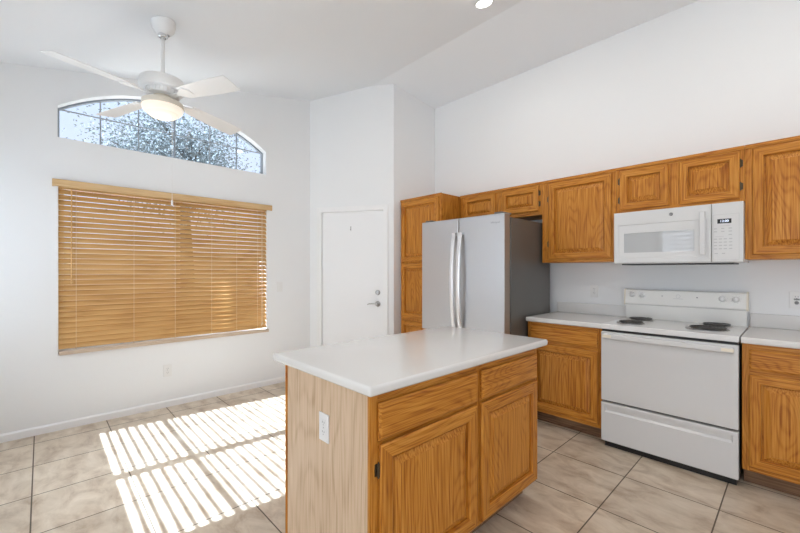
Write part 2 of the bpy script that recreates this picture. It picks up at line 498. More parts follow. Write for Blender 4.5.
# ------------------------------------------------------------------ windows
def window(name, F, a0, a1, b0, b1, bars_a=(), bars_b=(), fw=0.04, c0=-0.12, c1=-0.08, fmat=BACKLITFRAME, bw=0.03):
    bm = NB()
    box(bm, a0, a0 + fw, b0, b1, c0, c1, F); box(bm, a1 - fw, a1, b0, b1, c0, c1, F)
    box(bm, a0 + fw, a1 - fw, b0, b0 + fw, c0, c1, F); box(bm, a0 + fw, a1 - fw, b1 - fw, b1, c0, c1, F)
    for a in bars_a: box(bm, a - bw / 2, a + bw / 2, b0 + fw, b1 - fw, c0 + .005, c1 - .005, F)
    for b in bars_b: box(bm, a0 + fw, a1 - fw, b - .007, b + .007, c0 + .012, c1 - .012, F)
    o = struct(name, bm, fmat)
    cm = (c0 + c1) / 2
    struct('pane', boxbm(a0 + fw, a1 - fw, b0 + fw, b1 - fw, cm - .003, cm + .003, F), GLASS, o)
    return o
window('window_1', FS, BY0, BY1, BZ0, BZ1, bars_a=((BY0 + BY1) / 2,), fmat=TRIM, bw=0.05)

# arched window: frame, grille, pane
bm = NB(); cA, cB = -0.125, -0.088
inner = [(AY0 + .014, AZ0 + .014), (AY1 - .014, AZ0 + .014)] + arch_pts(AY0 + .014, AY1 - .014, AZ1 - 0.008, AZP - .014)
poly_prism(bm, arch_open, cA, cB, FS, holes=[inner])
arch = struct('window_2', bm, BACKLITFRAME)
bm = NB()
def arch_z(y):
    c = (AY0 + AY1) / 2; h = (AY1 - AY0) / 2; s = AZP - AZ1; rad = (h * h + s * s) / (2 * s)
    return AZP - rad + math.sqrt(rad * rad - (y - c) ** 2)
for y in (0.385, 0.670, 0.970, 1.300, 1.576):
    w = 0.017 if y == 0.970 else 0.011
    box(bm, y - w / 2, y + w / 2, AZ0 + .013, arch_z(y) - .012, -.112, -.101, FS)
box(bm, AY0 + .015, AY1 - .015, 2.677, 2.687, -.111, -.102, FS)
struct('grille', bm, BACKLITFRAME, arch)
bm = NB(); poly_prism(bm, inner, -0.120, -0.116, FS)
struct('pane', bm, GLASS, arch)

FN = FB(YN)
w3 = window('window_3', FN, -NX1, -NX0, NZ0, NZ1, bars_a=(3.095,), bars_b=(1.10,), fmat=TRIM, bw=0.085, fw=0.03)
window('window_4', FB(YB), -WX1, -WX0, WZ0, WZ1, bars_a=(1.505,), fmat=TRIM)
window('added_side_window', FR, -2.1, 0.9, 0.9, 2.1, bars_a=(-0.6,), fmat=TRIM)  # unseen window added in the right wall to let in fill light
window('added_patio_door', FB(YB), -SX1, -SX0, 0.0, SZ1, bars_a=(-1.2,), fmat=TRIM, bw=0.09, fw=0.06)  # unseen patio door added as an opening for fill light

# ------------------------------------------------------------------ the angled wall's door
bm = NB(); box(bm, DA0 + 0.006, DA1 - 0.004, 0.008, DZ - 0.012, -0.055, -0.012, FD, bev=0.002)
door = struct('door_1', bm, DOORP)
bm = NB()
CW = 0.058
for k, (e0, e1, c1) in enumerate(((0.0, CW, .011), (CW - .016, CW - .0005, .017))):
    poly_prism(bm, [(DA0 - e1, 0.0), (DA0 - e0, 0.0), (DA0 - e0, DZ + e0), (DA1 + e0, DZ + e0), (DA1 + e0, 0.0), (DA1 + e1, 0.0), (DA1 + e1, DZ + e1), (DA0 - e1, DZ + e1)], .0003, c1, FD)
struct('trim_1', bm, TRIM)
bm = NB()   # stop and jamb
for a0, a1, b0, b1 in ((DA0, DA0 + 0.004, 0, DZ), (DA1 - 0.002, DA1, 0, DZ), (DA0, DA1, DZ - 0.003, DZ)):
    box(bm, a0, a1, b0, b1, -0.11, 0.0, FD)
struct('trim_2', bm, TRIM)
def knob_lathe(prof, a, b, c, F, seg=24):
    return lathe(NB(), prof, (0, 0, 0), axis_at(F, a, b, c), seg)
obj('deadbolt', knob_lathe([(0, 0.0), (.031, 0), (.031, .006), (.024, .012), (.016, .014), (.014, .022), (0, .022)], 0.893, 1.059, -.012, FD), NICKEL, door, True)
lv = obj('lever_handle', knob_lathe([(0, 0), (.033, 0), (.033, .006), (.020, .014), (.012, .018), (.012, .045), (0, .045)], 0.893, 0.923, -.012, FD), NICKEL, door, True)
bm = NB(); tube(bm, [FD(0.893, .923, .028), FD(0.865, .925, .034), FD(0.83, .926, .036), FD(0.795, .924, .034), FD(0.775, .915, .030)], [.008, .008, .007, .006, .004], 10)
obj('lever', bm, NICKEL, lv, True)
for z in (0.25, 1.079, 1.80):
    bm = NB(); tube(bm, [FD(DA0 + .001, z - .045, -.006), FD(DA0 + .001, z + .045, -.006)], .006, 8)
    obj('hinge', bm, DOORP, door, True)
bm = NB(); box(bm, 0.543, 0.551, 1.805, 1.855, -.012, -.008, FD, bev=.001); tube(bm, [FD(.547, 1.815, -.008), FD(.547, 1.810, .006), FD(.547, 1.818, .012)], .002, 6)
obj('hook', bm, MIDGREY, door)

# ------------------------------------------------------------------ wooden blind
vb = thing('window_blind', 'wide honey-coloured wooden slat blind covering the large window below the arched one', 'blind', (XW, 0.99, 0.617))
bm = NB(); sp = 0.0445; nsl = 31; ztop = 1.988; tilt = R(54)
for i in range(nsl):
    zc_ = ztop - 0.012 - i * sp
    hw = 0.025; dx, dz = hw * math.cos(tilt), hw * math.sin(tilt)
    if zc_ - dz < 0.655: break
    cx = -0.026
    # crowned cross-section, outer edge up
    sec = []
    for s, off in ((-1, 0), (-.5, .0022), (0, .003), (.5, .0022), (1, 0)):
        sec.append((cx - s * dx + off * math.sin(tilt), zc_ + s * dz + off * math.cos(tilt)))
    sec2 = [(c - 0.0026 * math.sin(tilt), z - 0.0026 * math.cos(tilt)) for c, z in reversed(sec)]
    sec = sec + sec2
    y0, y1 = BY0 + 0.004, BY1 - 0.004 + random.uniform(-.002, .002)
    A = [bm.verts.new(FS(y0, z, c)) for c, z in sec]; B = [bm.verts.new(FS(y1, z, c)) for c, z in sec]
    n = len(sec)
    for k in range(n): bm.faces.new([A[k], A[(k + 1) % n], B[(k + 1) % n], B[k]])
    bm.faces.new(A); bm.faces.new(B[::-1])
    zlast = zc_ - dz
obj('slats', bm, SLAT, vb)
obj('headrail', boxbm(BY0 + .004, BY1 - .006, 2.000, BZ1 - .002, -.055, -.004, FS), SLAT, vb)
obj('valance', boxbm(0.064, 1.935, 2.010, 2.070, 0.012, 0.026, FS, bev=.004), VAL, vb)
for a in (0.064, 1.923): obj('valance_return', boxbm(a, a + .012, 2.010, 2.070, 0.0, 0.012, FS), VAL, vb)
obj('bottom_rail', boxbm(BY0 + .004, BY1 + .012, 0.618, 0.650, -0.030, 0.024, FS, bev=.004), SILLW, vb)
for y in (0.215, 0.62, 0.955, 1.29, 1.545, 1.775):
    bm = NB()
    for c in (-0.008, -0.046): tube(bm, [FS(y, 0.636, c), FS(y, 2.0, c)], 0.0013, 6)
    obj('ladder_cord', bm, CORD, vb)
bm = NB(); tube(bm, [FS(0.185, 1.995, 0.006), FS(0.185, 1.23, 0.008)], [.0045, .0045], 8); tube(bm, [FS(.185, 1.23, .008), FS(.185, 1.205, .008)], [.0065, .0065], 8)
obj('tilt_wand', bm, SLAT, vb, True)
bm = NB()
for dy in (0, .012): tube(bm, [FS(1.815 + dy, 1.995, 0.006), FS(1.815 + dy, 0.72 + dy, 0.007)], .0016, 6)
for dy in (0, .012): tube(bm, [FS(1.815 + dy, 0.72 + dy, 0.007), FS(1.815 + dy, 0.695 + dy, 0.007)], [.004, .007], 8)
obj('lift_cord', bm, CORD, vb)
# sill board inside the recess
struct('trim_3', boxbm(BY0, BY1, BZ0 - .001, BZ0 + .004, -.145, .001, FS), TRIM)

# white blinds that rake the sunlight, and those in the living room
def white_blind(label, F, a0, a1, b0, b1, tilt, sp=0.043, hw=0.025, c=-0.035):
    o = thing('window_blind', label, 'blind', F((a0 + a1) / 2, b0, c))
    bm = NB(); z = b1 - 0.06
    dx, dz = hw * math.cos(tilt), hw * math.sin(tilt); t = .0014
    while z > b0 + 0.04:
        vs = [[bm.verts.new(F(a, z + s * dz + q, c - s * dx)) for s, q in ((-1, -t), (1, -t), (1, t), (-1, t))] for a in (a0 + .008, a1 - .008)]
        for k in range(4): bm.faces.new([vs[0][k], vs[0][(k + 1) % 4], vs[1][(k + 1) % 4], vs[1][k]])
        bm.faces.new(vs[0]); bm.faces.new(vs[1][::-1]); z -= sp
    obj('slats', bm, WHITEP, o)
    obj('headrail', boxbm(a0 + .004, a1 - .004, b1 - .045, b1 - .002, c - .028, c + .028, F), WHITEP, o)
    obj('bottom_rail', boxbm(a0 + .006, a1 - .006, b0 + .004, b0 + .022, c - .02, c + .02, F), WHITEP, o)
    for k in range(3):
        a = a0 + (a1 - a0) * (0.12 + 0.38 * k)
        bm = NB()
        for q in (-.022, .022): tube(bm, [F(a, b0 + .02, c + q), F(a, b1 - .04, c + q)], .0011, 5)
        obj('ladder_cord', bm, WHITEP, o)
    return o
white_blind('white slat blind with open slats in the sunny nook window', FN, 3.105, -NX0, NZ0, NZ1, R(17.5))
white_blind('white slat blind in the sunny nook window nearer the living room', FN, -NX1, 3.085, NZ0, NZ1, R(17.5))
white_blind('white wide-louvre blind in the living room end window', FB(YB), -WX1, -WX0, WZ0, WZ1, R(32), sp=0.089, hw=0.045, c=-0.055)

# ------------------------------------------------------------------ cabinets
def slab_front(name, F, a0, a1, b0, b1, parent, mat):
    bm = NB()
    loft_rect(bm, a0, a1, b0, b1, [(.005, 0.0005), (.005, .004), (0, .006), (0, .012), (.003, .0145), (.011, .019)], F)
    return obj(name, bm, mat, parent)


def panel_door(F, a0, a1, b0, b1, parent, mh, hinge=None, stile=0.055, hz=None):
    bm = NB()
    st = stile
    loft_rect(bm, a0, a1, b0, b1, [(.005, 0.0005), (.005, .004), (0, .006), (0, .013), (.003, .017), (.008, .019), (st - .006, .019), (st - .003, .017), (st, .010), (st + .001, -.004)], F,
              cap_first=False, cap_last=False, mi_v=0, mi_h=1)
    d = obj('door', bm, [OAK_Z, mh], parent)
    bm = NB(); i = st - .001
    k = min(.030, 0.18 * min(a1 - a0 - 2 * st, b1 - b0 - 2 * st))
    loft_rect(bm, a0, a1, b0, b1, [(i, -.005), (i, -.002), (i + .009, -.002), (i + .0095, .0035), (i + .006 + k, .0135), (i + .008 + k, .0165)], F, mi_v=0, mi_h=0)
    obj('panel', bm, OAK_Z, d)
    if hinge:
        a = a0 if hinge == 'l' else a1
        s = -1 if hinge == 'l' else 1
        hs = hz or (b0 + 0.16 * (b1 - b0) + 0.03, b1 - 0.16 * (b1 - b0) - 0.03)
        for z in hs:
            bm = NB()
            tube(bm, [F(a + s * .004, z - .024, .009), F(a + s * .004, z + .024, .009)], .0052, 8)
            tube(bm, [F(a + s * .004, z + .024, .009), F(a + s * .004, z + .030, .009)], [.0035, .002], 8)
            tube(bm, [F(a + s * .004, z - .030, .009), F(a + s * .004, z - .024, .009)], [.002, .0035], 8)
            box(bm, min(a + s * .004, a + s * .016), max(a + s * .004, a + s * .016), z - .022, z + .022, .0005, .003, F)
            obj('hinge', bm, HINGE, d)
    return d


def rails(F, x0, x1, spans, mat, parent):
    for b0, b1 in spans: obj('face_rail', boxbm(x0, x1, b0, b1, .0001, .0005, F), mat, parent)


YU = YK - 0.3234        # face of the wall cabinets
FU = back_face(YU)
ZT, ZB = 2.148, 1.391
def wall_cab(name, label, x0, x1, z0, doors, crown=True, group=None):
    t = thing(name, label, 'cabinet', ((x0 + x1) / 2, (YU + YK) / 2, z0), group)
    bm = NB(); box(bm, x0 + .0005, x1 - .0005, YU, YK - .001, z0, ZT - .001, bev=.0015, seg=1)
    obj('body', bm, OAK_Z, t)
    bm = NB(); box(bm, x0 + .0008, x1 - .0008, ZT - .022, ZT + .001, 0.0, .008, FU)
    obj('top_moulding', bm, OAK_X, t)
    rails(FU, x0 + .03, x1 - .03, [(z0 + .001, doors[0][2] + .004), (doors[0][3] - .004, ZT - .023)], OAK_X, t)
    for (a0, a1, b0, b1, h) in doors: panel_door(FU, a0, a1, b0, b1, t, OAK_X, h)
    return t
X0, X1, X2, X3 = -2.600, -1.648, -1.020, -0.245
wall_cab('wall_cabinet', 'short oak wall cabinet with two small doors above the refrigerator', X0, X1, 1.842,
         [(-2.549, -2.143, 1.868, 2.114, None), (-2.073, -1.680, 1.878, 2.114, 'r')])
wall_cab('wall_cabinet', 'oak wall cabinet with one tall door between refrigerator and microwave', X1, X2, ZB,
         [(-1.582, -1.054, 1.420, 2.114, 'l')])
wall_cab('wall_cabinet', 'short oak wall cabinet with two small doors right above the microwave', X2, X3, 1.778,
         [(-0.992, -0.664, 1.802, 2.114, 'l'), (-0.601, -0.270, 1.800, 2.114, 'r')])
wall_cab('wall_cabinet', 'oak wall cabinet with a tall door right of the microwave, cut by the photo edge', X3, 0.37, ZB,
         [(-0.208, 0.325, 1.420, 2.114, None)])

# pantry
YP = YK - 0.627
FP = back_face(YP)
t = thing('pantry_cabinet', 'tall oak pantry cabinet with stacked doors left of the refrigerator', 'cabinet', (-2.92, 3.4, 0))
obj('body', boxbm(-3.243, -2.617, YP, YK - .001, 0.10, ZT - .001, bev=.0015, seg=1), OAK_Z, t)
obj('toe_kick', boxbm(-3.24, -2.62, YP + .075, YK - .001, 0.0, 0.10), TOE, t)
obj('top_moulding', boxbm(-3.243, -2.612, ZT - .022, ZT + .001, 0.0, .008, FP), OAK_X, t)
for b0, b1 in ((1.425, 2.114), (0.772, 1.398), (0.125, 0.742)):
    panel_door(FP, -3.222, -2.650, b0, b1, t, OAK_X, None)

# base cabinets
YC = 3.110
FC = back_face(YC)
def base_cab(label, x0, x1, fa0, fa1):
    t = thing('base_cabinet', label, 'cabinet', ((x0 + x1) / 2, 3.4, 0))
    obj('body', boxbm(x0, x1, YC, YK - .001, 0.105, 0.8755, bev=.0015, seg=1), OAK_Z, t)
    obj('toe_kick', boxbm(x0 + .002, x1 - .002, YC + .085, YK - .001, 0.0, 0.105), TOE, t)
    rails(FC, x0 + .035, x1 - .035, [(0.106, 0.142), (0.688, 0.726), (0.838, 0.875)], OAK_X, t)
    slab_front('drawer', FC, fa0, fa1, 0.722, 0.842, t, OAK_X)
    panel_door(FC, fa0, fa1, 0.137, 0.692, t, OAK_X, None)
base_cab('oak base cabinet with one drawer and door between refrigerator and white stove', -1.640, -1.030, -1.612, -1.060)
base_cab('oak base cabinet with drawer and door right of the stove, cut by the photo edge', -0.238, 0.37, -0.205, 0.33)

def counter(label, x0, x1):
    t = thing('countertop', label, 'countertop', ((x0 + x1) / 2, 3.4, 0.876))
    bm = NB(); box(bm, x0, x1, 3.072, YK - .001, 0.876, 0.914)
    es = [e for e in bm.edges if all(v.co.y < 3.08 for v in e.verts) and abs(e.verts[0].co.z - e.verts[1].co.z) < 1e-4]
    bmesh.ops.bevel(bm, geom=es, offset=.012, segments=4, affect='EDGES', profile=0.5)
    obj('slab', bm, COUNTER, t)
    obj('backsplash', boxbm(x0, x1, YK - .020, YK - .001, 0.9142, 1.010, bev=.003), COUNTER, t)
counter('short white countertop with low backsplash between refrigerator and stove', -1.640, -1.0295)
counter('white countertop with low backsplash right of the stove, cut by the photo edge', -0.240, 0.37)

# ------------------------------------------------------------------ island
FI = side_face(-1.046)        # door side, looks to +X
FE = back_face(0.845)         # end panel, looks to -Y
t = thing('kitchen_island', 'oak kitchen island with two drawers and doors under a white top', 'island', (-1.36, 1.46, 0))
obj('body', boxbm(-1.676, -1.046, 0.852, 2.082, 0.105, 0.8775), OAK_Z, t)
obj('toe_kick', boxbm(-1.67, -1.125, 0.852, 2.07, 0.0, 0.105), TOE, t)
obj('end_panel', boxbm(-1.664, -1.058, 0.846, 0.852, 0.0, 0.8775), PAN_Z, t)['label'] = 'pale wood-look end panel'
bm = NB(); box(bm, -1.678, -1.664, 0.840, 0.852, 0.0, 0.8775, bev=.003); obj('corner_trim', bm, OAK_Z, t)
bm = NB(); box(bm, -1.060, -1.0455, 0.845, 0.852, 0.105, 0.8775, bev=.0015); obj('corner_trim', bm, OAK_Z, t)
rails(FI, 0.880, 1.482, [(0.684, 0.708), (0.836, 0.877)], OAK_Y, t)
rails(FI, 1.513, 2.050, [(0.684, 0.708), (0.836, 0.877)], OAK_Y, t)
rails(FI, 0.880, 2.050, [(0.106, 0.128)], OAK_Y, t)
slab_front('drawer', FI, 0.878, 1.479, 0.704, 0.840, t, OAK_Y)
slab_front('drawer', FI, 1.516, 2.063, 0.704, 0.840, t, OAK_Y)
panel_door(FI, 0.882, 1.476, 0.122, 0.688, t, OAK_Y, 'l', hz=(0.20, 0.598), stile=.062)
panel_door(FI, 1.514, 2.063, 0.122, 0.688, t, OAK_Y, 'r', hz=(0.20, 0.598), stile=.062)
bm = NB(); box(bm, -1.762, -1.007, 0.815, 2.152, 0.878, 0.915)
es = [e for e in bm.edges if abs(e.verts[0].co.z - e.verts[1].co.z) > .01]
bmesh.ops.bevel(bm, geom=es, offset=.013, segments=5, affect='EDGES', profile=0.5)
es = [e for e in bm.edges if abs(e.verts[0].co.z - e.verts[1].co.z) < 1e-4 and len(e.link_faces) == 2 and abs(e.link_faces[0].normal.z - e.link_faces[1].normal.z) > .5]
bmesh.ops.bevel(bm, geom=es, offset=.012, segments=4, affect='EDGES', profile=0.5)
tag(obj('countertop', bm, COUNTER, None, True), 'glossy white rectangular countertop with rounded edges on the island', 'countertop')

# ------------------------------------------------------------------ outlets and switches
def outlet(label, F, a, b, cat='outlet', plug=False):
    t = thing('wall_outlet' if cat == 'outlet' else 'light_switch', label, cat, F(a, b, 0))
    bm = NB(); box(bm, a - .035, a + .035, b - .0575, b + .0575, 0.0005, .006, F, bev=.002); obj('plate', bm, WHITEP, t)
    if cat == 'outlet':
        for s in (-1, 1):
            bm = NB(); box(bm, a - .017, a + .017, b + s * .0195 - .014, b + s * .0195 + .014, .006, .0075, F, bev=.0007, seg=1)
            f = obj('receptacle', bm, WHITEP, t)
            bm = NB()
            for q in (-.0065, .0065): box(bm, a + q - .0014, a + q + .0014, b + s * .0195 - .001, b + s * .0195 + .007, .0075, .0078, F)
            lathe(bm, [(.0022, 0), (.0022, .0003), (0, .0003)], (0, 0, 0), axis_at(F, a, b + s * .0195 - .008, .0075), 8)
            obj('slots', bm, MIDGREY, f)
        obj('screw', knob_lathe([(0.003, 0), (.003, .001), (0, .0012)], a, b, .006, F, 10), LTGREY, t)
    else:
        obj('toggle_surround', boxbm(a - .006, a + .006, b - .012, b + .012, .006, .007, F), WHITEP, t)
        obj('toggle', boxbm(a - .0045, a + .0045, b - .001, b + .009, .007, .016, F, bev=.001), WHITEP, t)
    return t
outlet('white outlet on the wood end of the island', back_face(0.846), -1.341, 0.672)
outlet('white outlet low on the window wall under the wooden blind', FS, 0.887, 0.351)
outlet('white light switch on the window wall right of the wooden blind', FS, 2.035, 1.126, 'light switch')
outlet('white outlet above the backsplash between refrigerator and stove', back_face(YK), -1.301, 1.129)
ro = outlet('outlet above the right countertop with a small dark plug-in, near the photo edge', back_face(YK), -0.008, 1.117)
FK = back_face(YK)
bm = NB(); lathe(bm, [(0.011, 0), (.011, .012), (.008, .018), (0, .018)], (0, 0, 0), axis_at(FK, -.008, 1.098, .0079), 14)
box(bm, -.022, .006, 1.117, 1.127, .0079, .016, FK, bev=.002)
tag(obj('plug_adapter', bm, MIDGREY), 'small dark plug-in on the outlet right of the stove', 'plug')

# ------------------------------------------------------------------ refrigerator
RX0, RX1, RY, RB = -2.596, -1.666, 2.765, 2.868
t = thing('refrigerator', 'stainless steel french door refrigerator with dark grey sides beside the pantry', 'refrigerator', (-2.13, 3.2, 0))
obj('body', boxbm(RX0 + .006, RX1, RB, YK - .126, 0.02, 1.768, bev=.004), FRSIDE, t)
obj('base_grille', boxbm(RX0 + .02, RX1 - .01, RY + .03, RB + .02, 0.0, 0.06), BLACK, t)
xm = -2.137
FRI = back_face(RY)
def fr_door(name, x0, x1, z0, z1):
    bm = NB(); box(bm, x0, x1, RY, RB - .012, z0, z1, bev=.008, seg=3)
    for f in bm.faces:
        if abs(f.normal.x) > .9: f.material_index = 1
    o = obj(name, bm, [STEEL, FREDGE], t)
    return o
dl = fr_door('door', RX0, xm - .004, 0.74, 1.795)
dr = fr_door('door', xm + .004, RX1, 0.74, 1.795)
fz = fr_door('freezer_drawer', RX0, RX1, 0.07, 0.728)
def bow_handle(p, a, b0, b1):
    bm = NB(); n = 18; w = .019
    pts = []
    for i in range(n + 1):
        s = i / n; z = b0 + (b1 - b0) * s
        pts.append((z, .014 + .050 * math.sin(math.pi * s) ** 0.55))
    rings = []
    for z, c in pts:
        rings.append([bm.verts.new(FRI(a + x, z, c + y)) for x, y in ((-w, .002), (-w * .5, .007), (w * .5, .007), (w, .002), (w, -.006), (-w, -.006))])
    for A, B in zip(rings, rings[1:]):
        for k in range(6): bm.faces.new([A[k], A[(k + 1) % 6], B[(k + 1) % 6], B[k]])
    bm.faces.new(rings[0][::-1]); bm.faces.new(rings[-1])
    for z in (b0 + .012, b1 - .012): box(bm, a - w, a + w, z - .012, z + .012, .0003, .03, FRI)
    return obj('handle', bm, SATIN, p)
bow_handle(dl, xm - .036, 0.78, 1.662)
bow_handle(dr, xm + .036, 0.78, 1.662)
bm = NB(); tube(bm, [FRI(-2.50, .66, .0003), FRI(-2.50, .66, .05), FRI(-2.13, .66, .058), FRI(-1.76, .66, .05), FRI(-1.76, .66, .0003)], .012, 8)
obj('handle', bm, SATIN, fz)
for x in (RX0 + .07, RX1 - .07):
    bm = NB(); box(bm, x - .04, x + .04, RY + .02, RB + .06, 1.7955, 1.812, bev=.004)
    obj('hinge_cover', bm, FRSIDE, t)
bm = NB(); box(bm, RX0 + .02, RX1 - .012, RB - .012, RB + .002, .1, 1.76); obj('gasket', bm, DARKGAP, t)
text('wordmark', 'Whirlpool', 0.0215, FRI, -1.752, 1.722, .0006, MIDGREY, dr)

# ------------------------------------------------------------------ microwave
MX0, MX1, MY, MZ0, MZ1 = -1.016, -0.247, 3.322, 1.371, 1.7755
FM = back_face(MY)
t = thing('microwave', 'white over-the-range microwave under the short cabinet above the stove', 'microwave', ((MX0 + MX1) / 2, 3.5, MZ0))
obj('body', boxbm(MX0, MX1, MY + .028, YK - .001, MZ0, MZ1, bev=.003), WHITEP, t)
ds = -0.409
bm = NB()
loft_rect(bm, MX0, ds - .0015, MZ0 + .004, MZ1 - .003, [(0, -.027), (0, -.004), (.004, 0)], FM, cap_last=False)
# front ring, step to the inset bezel, window opening
def ring(bm, r0, r1, c0, c1):
    A = [bm.verts.new(FM(a, b, c0)) for a, b in ((r0[0], r0[2]), (r0[1], r0[2]), (r0[1], r0[3]), (r0[0], r0[3]))]
    B = [bm.verts.new(FM(a, b, c1)) for a, b in ((r1[0], r1[2]), (r1[1], r1[2]), (r1[1], r1[3]), (r1[0], r1[3]))]
    for k in range(4): bm.faces.new([A[k], A[(k + 1) % 4], B[(k + 1) % 4], B[k]])
O = (MX0 + .004, ds - .0055, MZ0 + .008, MZ1 - .007); I1 = (-0.982, -0.432, 1.414, 1.672); I2 = (-0.980, -0.434, 1.416, 1.670); I3 = (-0.944, -0.503, 1.456, 1.606)
ring(bm, O, I1, 0, 0); ring(bm, I1, I2, 0, -.0025); ring(bm, I2, I3, -.0025, -.0025); ring(bm, I3, I3, -.0025, -.006)
md = obj('door', bm, WHITE, t)
obj('window', boxbm(I3[0], I3[1], I3[2], I3[3], -.020, -.006, FM), MIRGLASS, md)
bm = NB(); box(bm, -0.470, -0.440, 1.424, 1.722, .018, .034, FM, bev=.005)
box(bm, -0.467, -0.443, 1.430, 1.452, 0, .019, FM); box(bm, -0.467, -0.443, 1.692, 1.714, 0, .019, FM)
obj('handle', bm, WHITE, md)
bm = NB(); box(bm, ds + .0015, MX1, MZ0 + .004, MZ1 - .003, -.027, 0, FM, bev=.004)
cp = obj('control_panel', bm, WHITE, t)
bm = NB()
lines = [(-.398, -.268, 1.6945), (-.398, -.268, 1.388)]
for a0, a1, z in lines: box(bm, a0, a1, z - .0007, z + .0007, .0002, .0006, FM)
for a in (-.398, -.268): box(bm, a - .0007, a + .0007, 1.388, 1.6945, .0002, .0006, FM)
obj('panel_outline', bm, LTGREY, cp)
dsp = obj('display', boxbm(-.378, -.306, 1.634, 1.664, .0003, .0012, FM), BLACK, cp)
text('clock_digits', '12:00', .021, FM, -.342, 1.649, .0014, NUM, dsp)
def btn(a, z, w=.017, h=.006): obj('button', boxbm(a - w / 2, a + w / 2, z - h / 2, z + h / 2, .0003, .0010, FM), LTGREY, cp)
box_rows = [(1.600, (-.388, -.350, -.312)), (1.580, (-.388, -.350, -.312)), (1.557, (-.312,)),
            (1.530, (-.388, -.362, -.337, -.310)), (1.508, (-.388, -.362, -.337, -.310)), (1.486, (-.388, -.362, -.337, -.310)), (1.464, (-.388, -.362, -.337, -.310)), (1.432, (-.384, -.346))]
for z, xs in box_rows:
    for x in xs: btn(x, z)
obj('printed_line', boxbm(-.365, -.315, 1.6165, 1.6185, .0003, .0008, FM), LTGREY, cp)
obj('printed_line', boxbm(-.390, -.345, 1.5455, 1.5475, .0003, .0008, FM), LTGREY, cp)
bg_ = obj('badge', knob_lathe([(0.0, 0.0002), (.0125, .0002), (.0125, .0012), (.0108, .0014), (0, .0014)], -.638, 1.727, 0, FM, 24), BADGE, md)
bm = NB(); lathe(bm, [(.0098, .0015), (.0098, .0018), (.0088, .0018), (.0088, .0015)], (0, 0, 0), axis_at(FM, -.638, 1.727, 0), 24)
obj('badge_ring', bm, WHITEP, bg_)
text('monogram', 'GE', .0085, FM, -.638, 1.727, .0018, WHITEP, bg_)
bm = NB(); box(bm, MX0 + .05, MX1 - .05, MY + .03, YK - .05, MZ0 - .010, MZ0 - .0003); obj('vent_grille', bm, BLACK, t)

# ------------------------------------------------------------------ stove
SXa, SXb, SY = -1.026, -0.248, 3.060
FO = back_face(SY)
t = thing('stove', 'white freestanding electric coil stove below the microwave', 'stove', ((SXa + SXb) / 2, 3.38, 0))
obj('body', boxbm(SXa, SXb, SY + .040, YK - .03, 0.035, 0.866), BLACK, t)['label'] = 'dark stove sides'
bm = NB(); box(bm, SXa - .001, SXb + .001, SY, YK - .045, 0.880, 0.917, bev=.006, seg=3)
ck = obj('cooktop', bm, COOKW, t)
obj('trim_gap', boxbm(SXa + .004, SXb - .004, SY + .012, SY + .1, 0.866, 0.880), BLACK, t)
bm = NB()
pr = [(SXa + .002, .347), (SXb - .002, .347), (SXb - .002, .862), (SXa + .002, .862)]
box(bm, SXa + .002, SXb - .002, 0.347, 0.862, -.040, 0, FO, bev=.006, seg=3)
od = obj('oven_door', bm, WHITE, t)
bm = NB(); box(bm, SXa + .02, SXb - .02, 0.812, 0.850, .004, .030, FO, bev=.009, seg=3)
hd = obj('handle', bm, WHITE, od)
for a in (SXa + .05, SXb - .05): obj('handle_cap', boxbm(a - .030, a + .030, 0.822, 0.842, .0302, .0325, FO, bev=.0008, seg=1), CREAM, hd)
bm = NB()
loft_rect(bm, SXa + .002, SXb - .002, 0.045, 0.333, [(0, -.040), (0, -.004), (.004, 0)], FO, cap_last=False)
def ringo(bm, r0, r1, c0, c1):
    A = [bm.verts.new(FO(a, b, c0)) for a, b in ((r0[0], r0[2]), (r0[1], r0[2]), (r0[1], r0[3]), (r0[0], r0[3]))]
    B = [bm.verts.new(FO(a, b, c1)) for a, b in ((r1[0], r1[2]), (r1[1], r1[2]), (r1[1], r1[3]), (r1[0], r1[3]))]
    for k in range(4): bm.faces.new([A[k], A[(k + 1) % 4], B[(k + 1) % 4], B[k]])
O = (SXa + .006, SXb - .006, .049, .329); J1 = (SXa + .028, SXb - .028, .262, .308); J2 = (SXa + .036, SXb - .036, .276, .306)
ringo(bm, O, J1, 0, 0); ringo(bm, J1, J2, 0, -.010)
bm.faces.new([bm.verts.new(FO(a, b, -.010)) for a, b in ((J2[0], J2[2]), (J2[1], J2[2]), (J2[1], J2[3]), (J2[0], J2[3]))])
obj('storage_drawer', bm, WHITE, t)
obj('base_plinth', boxbm(SXa + .02, SXb - .012, SY + .03, YK - .05, 0.0, 0.040), BLACK, t)
# back guard
bm = NB()
prof = [(3.700, .917), (3.655, .917), (3.650, 1.030), (3.632, 1.036), (3.628, 1.044), (3.640, 1.150), (3.648, 1.158), (3.700, 1.158)]
A = [bm.verts.new((SXa + .006, y, z)) for y, z in prof]; B = [bm.verts.new((SXb - .006, y, z)) for y, z in prof]
for k in range(len(prof)): bm.faces.new([A[k], A[(k + 1) % len(prof)], B[(k + 1) % len(prof)], B[k]])
bm.faces.new(A); bm.faces.new(B[::-1])
gd = obj('backguard', bm, GUARD, t)
# end caps
for x0, x1 in ((SXa - .004, SXa + .006), (SXb - .006, SXb + .004)):
    bm = NB(); pr2 = [(3.700, 1.028), (3.626, 1.028), (3.622, 1.042), (3.636, 1.153), (3.646, 1.162), (3.700, 1.162)]
    A = [bm.verts.new((x0, y, z)) for y, z in pr2]; B = [bm.verts.new((x1, y, z)) for y, z in pr2]
    for k in range(6): bm.faces.new([A[k], A[(k + 1) % 6], B[(k + 1) % 6], B[k]])
    bm.faces.new(A); bm.faces.new(B[::-1]); obj('end_cap', bm, CREAM, gd)
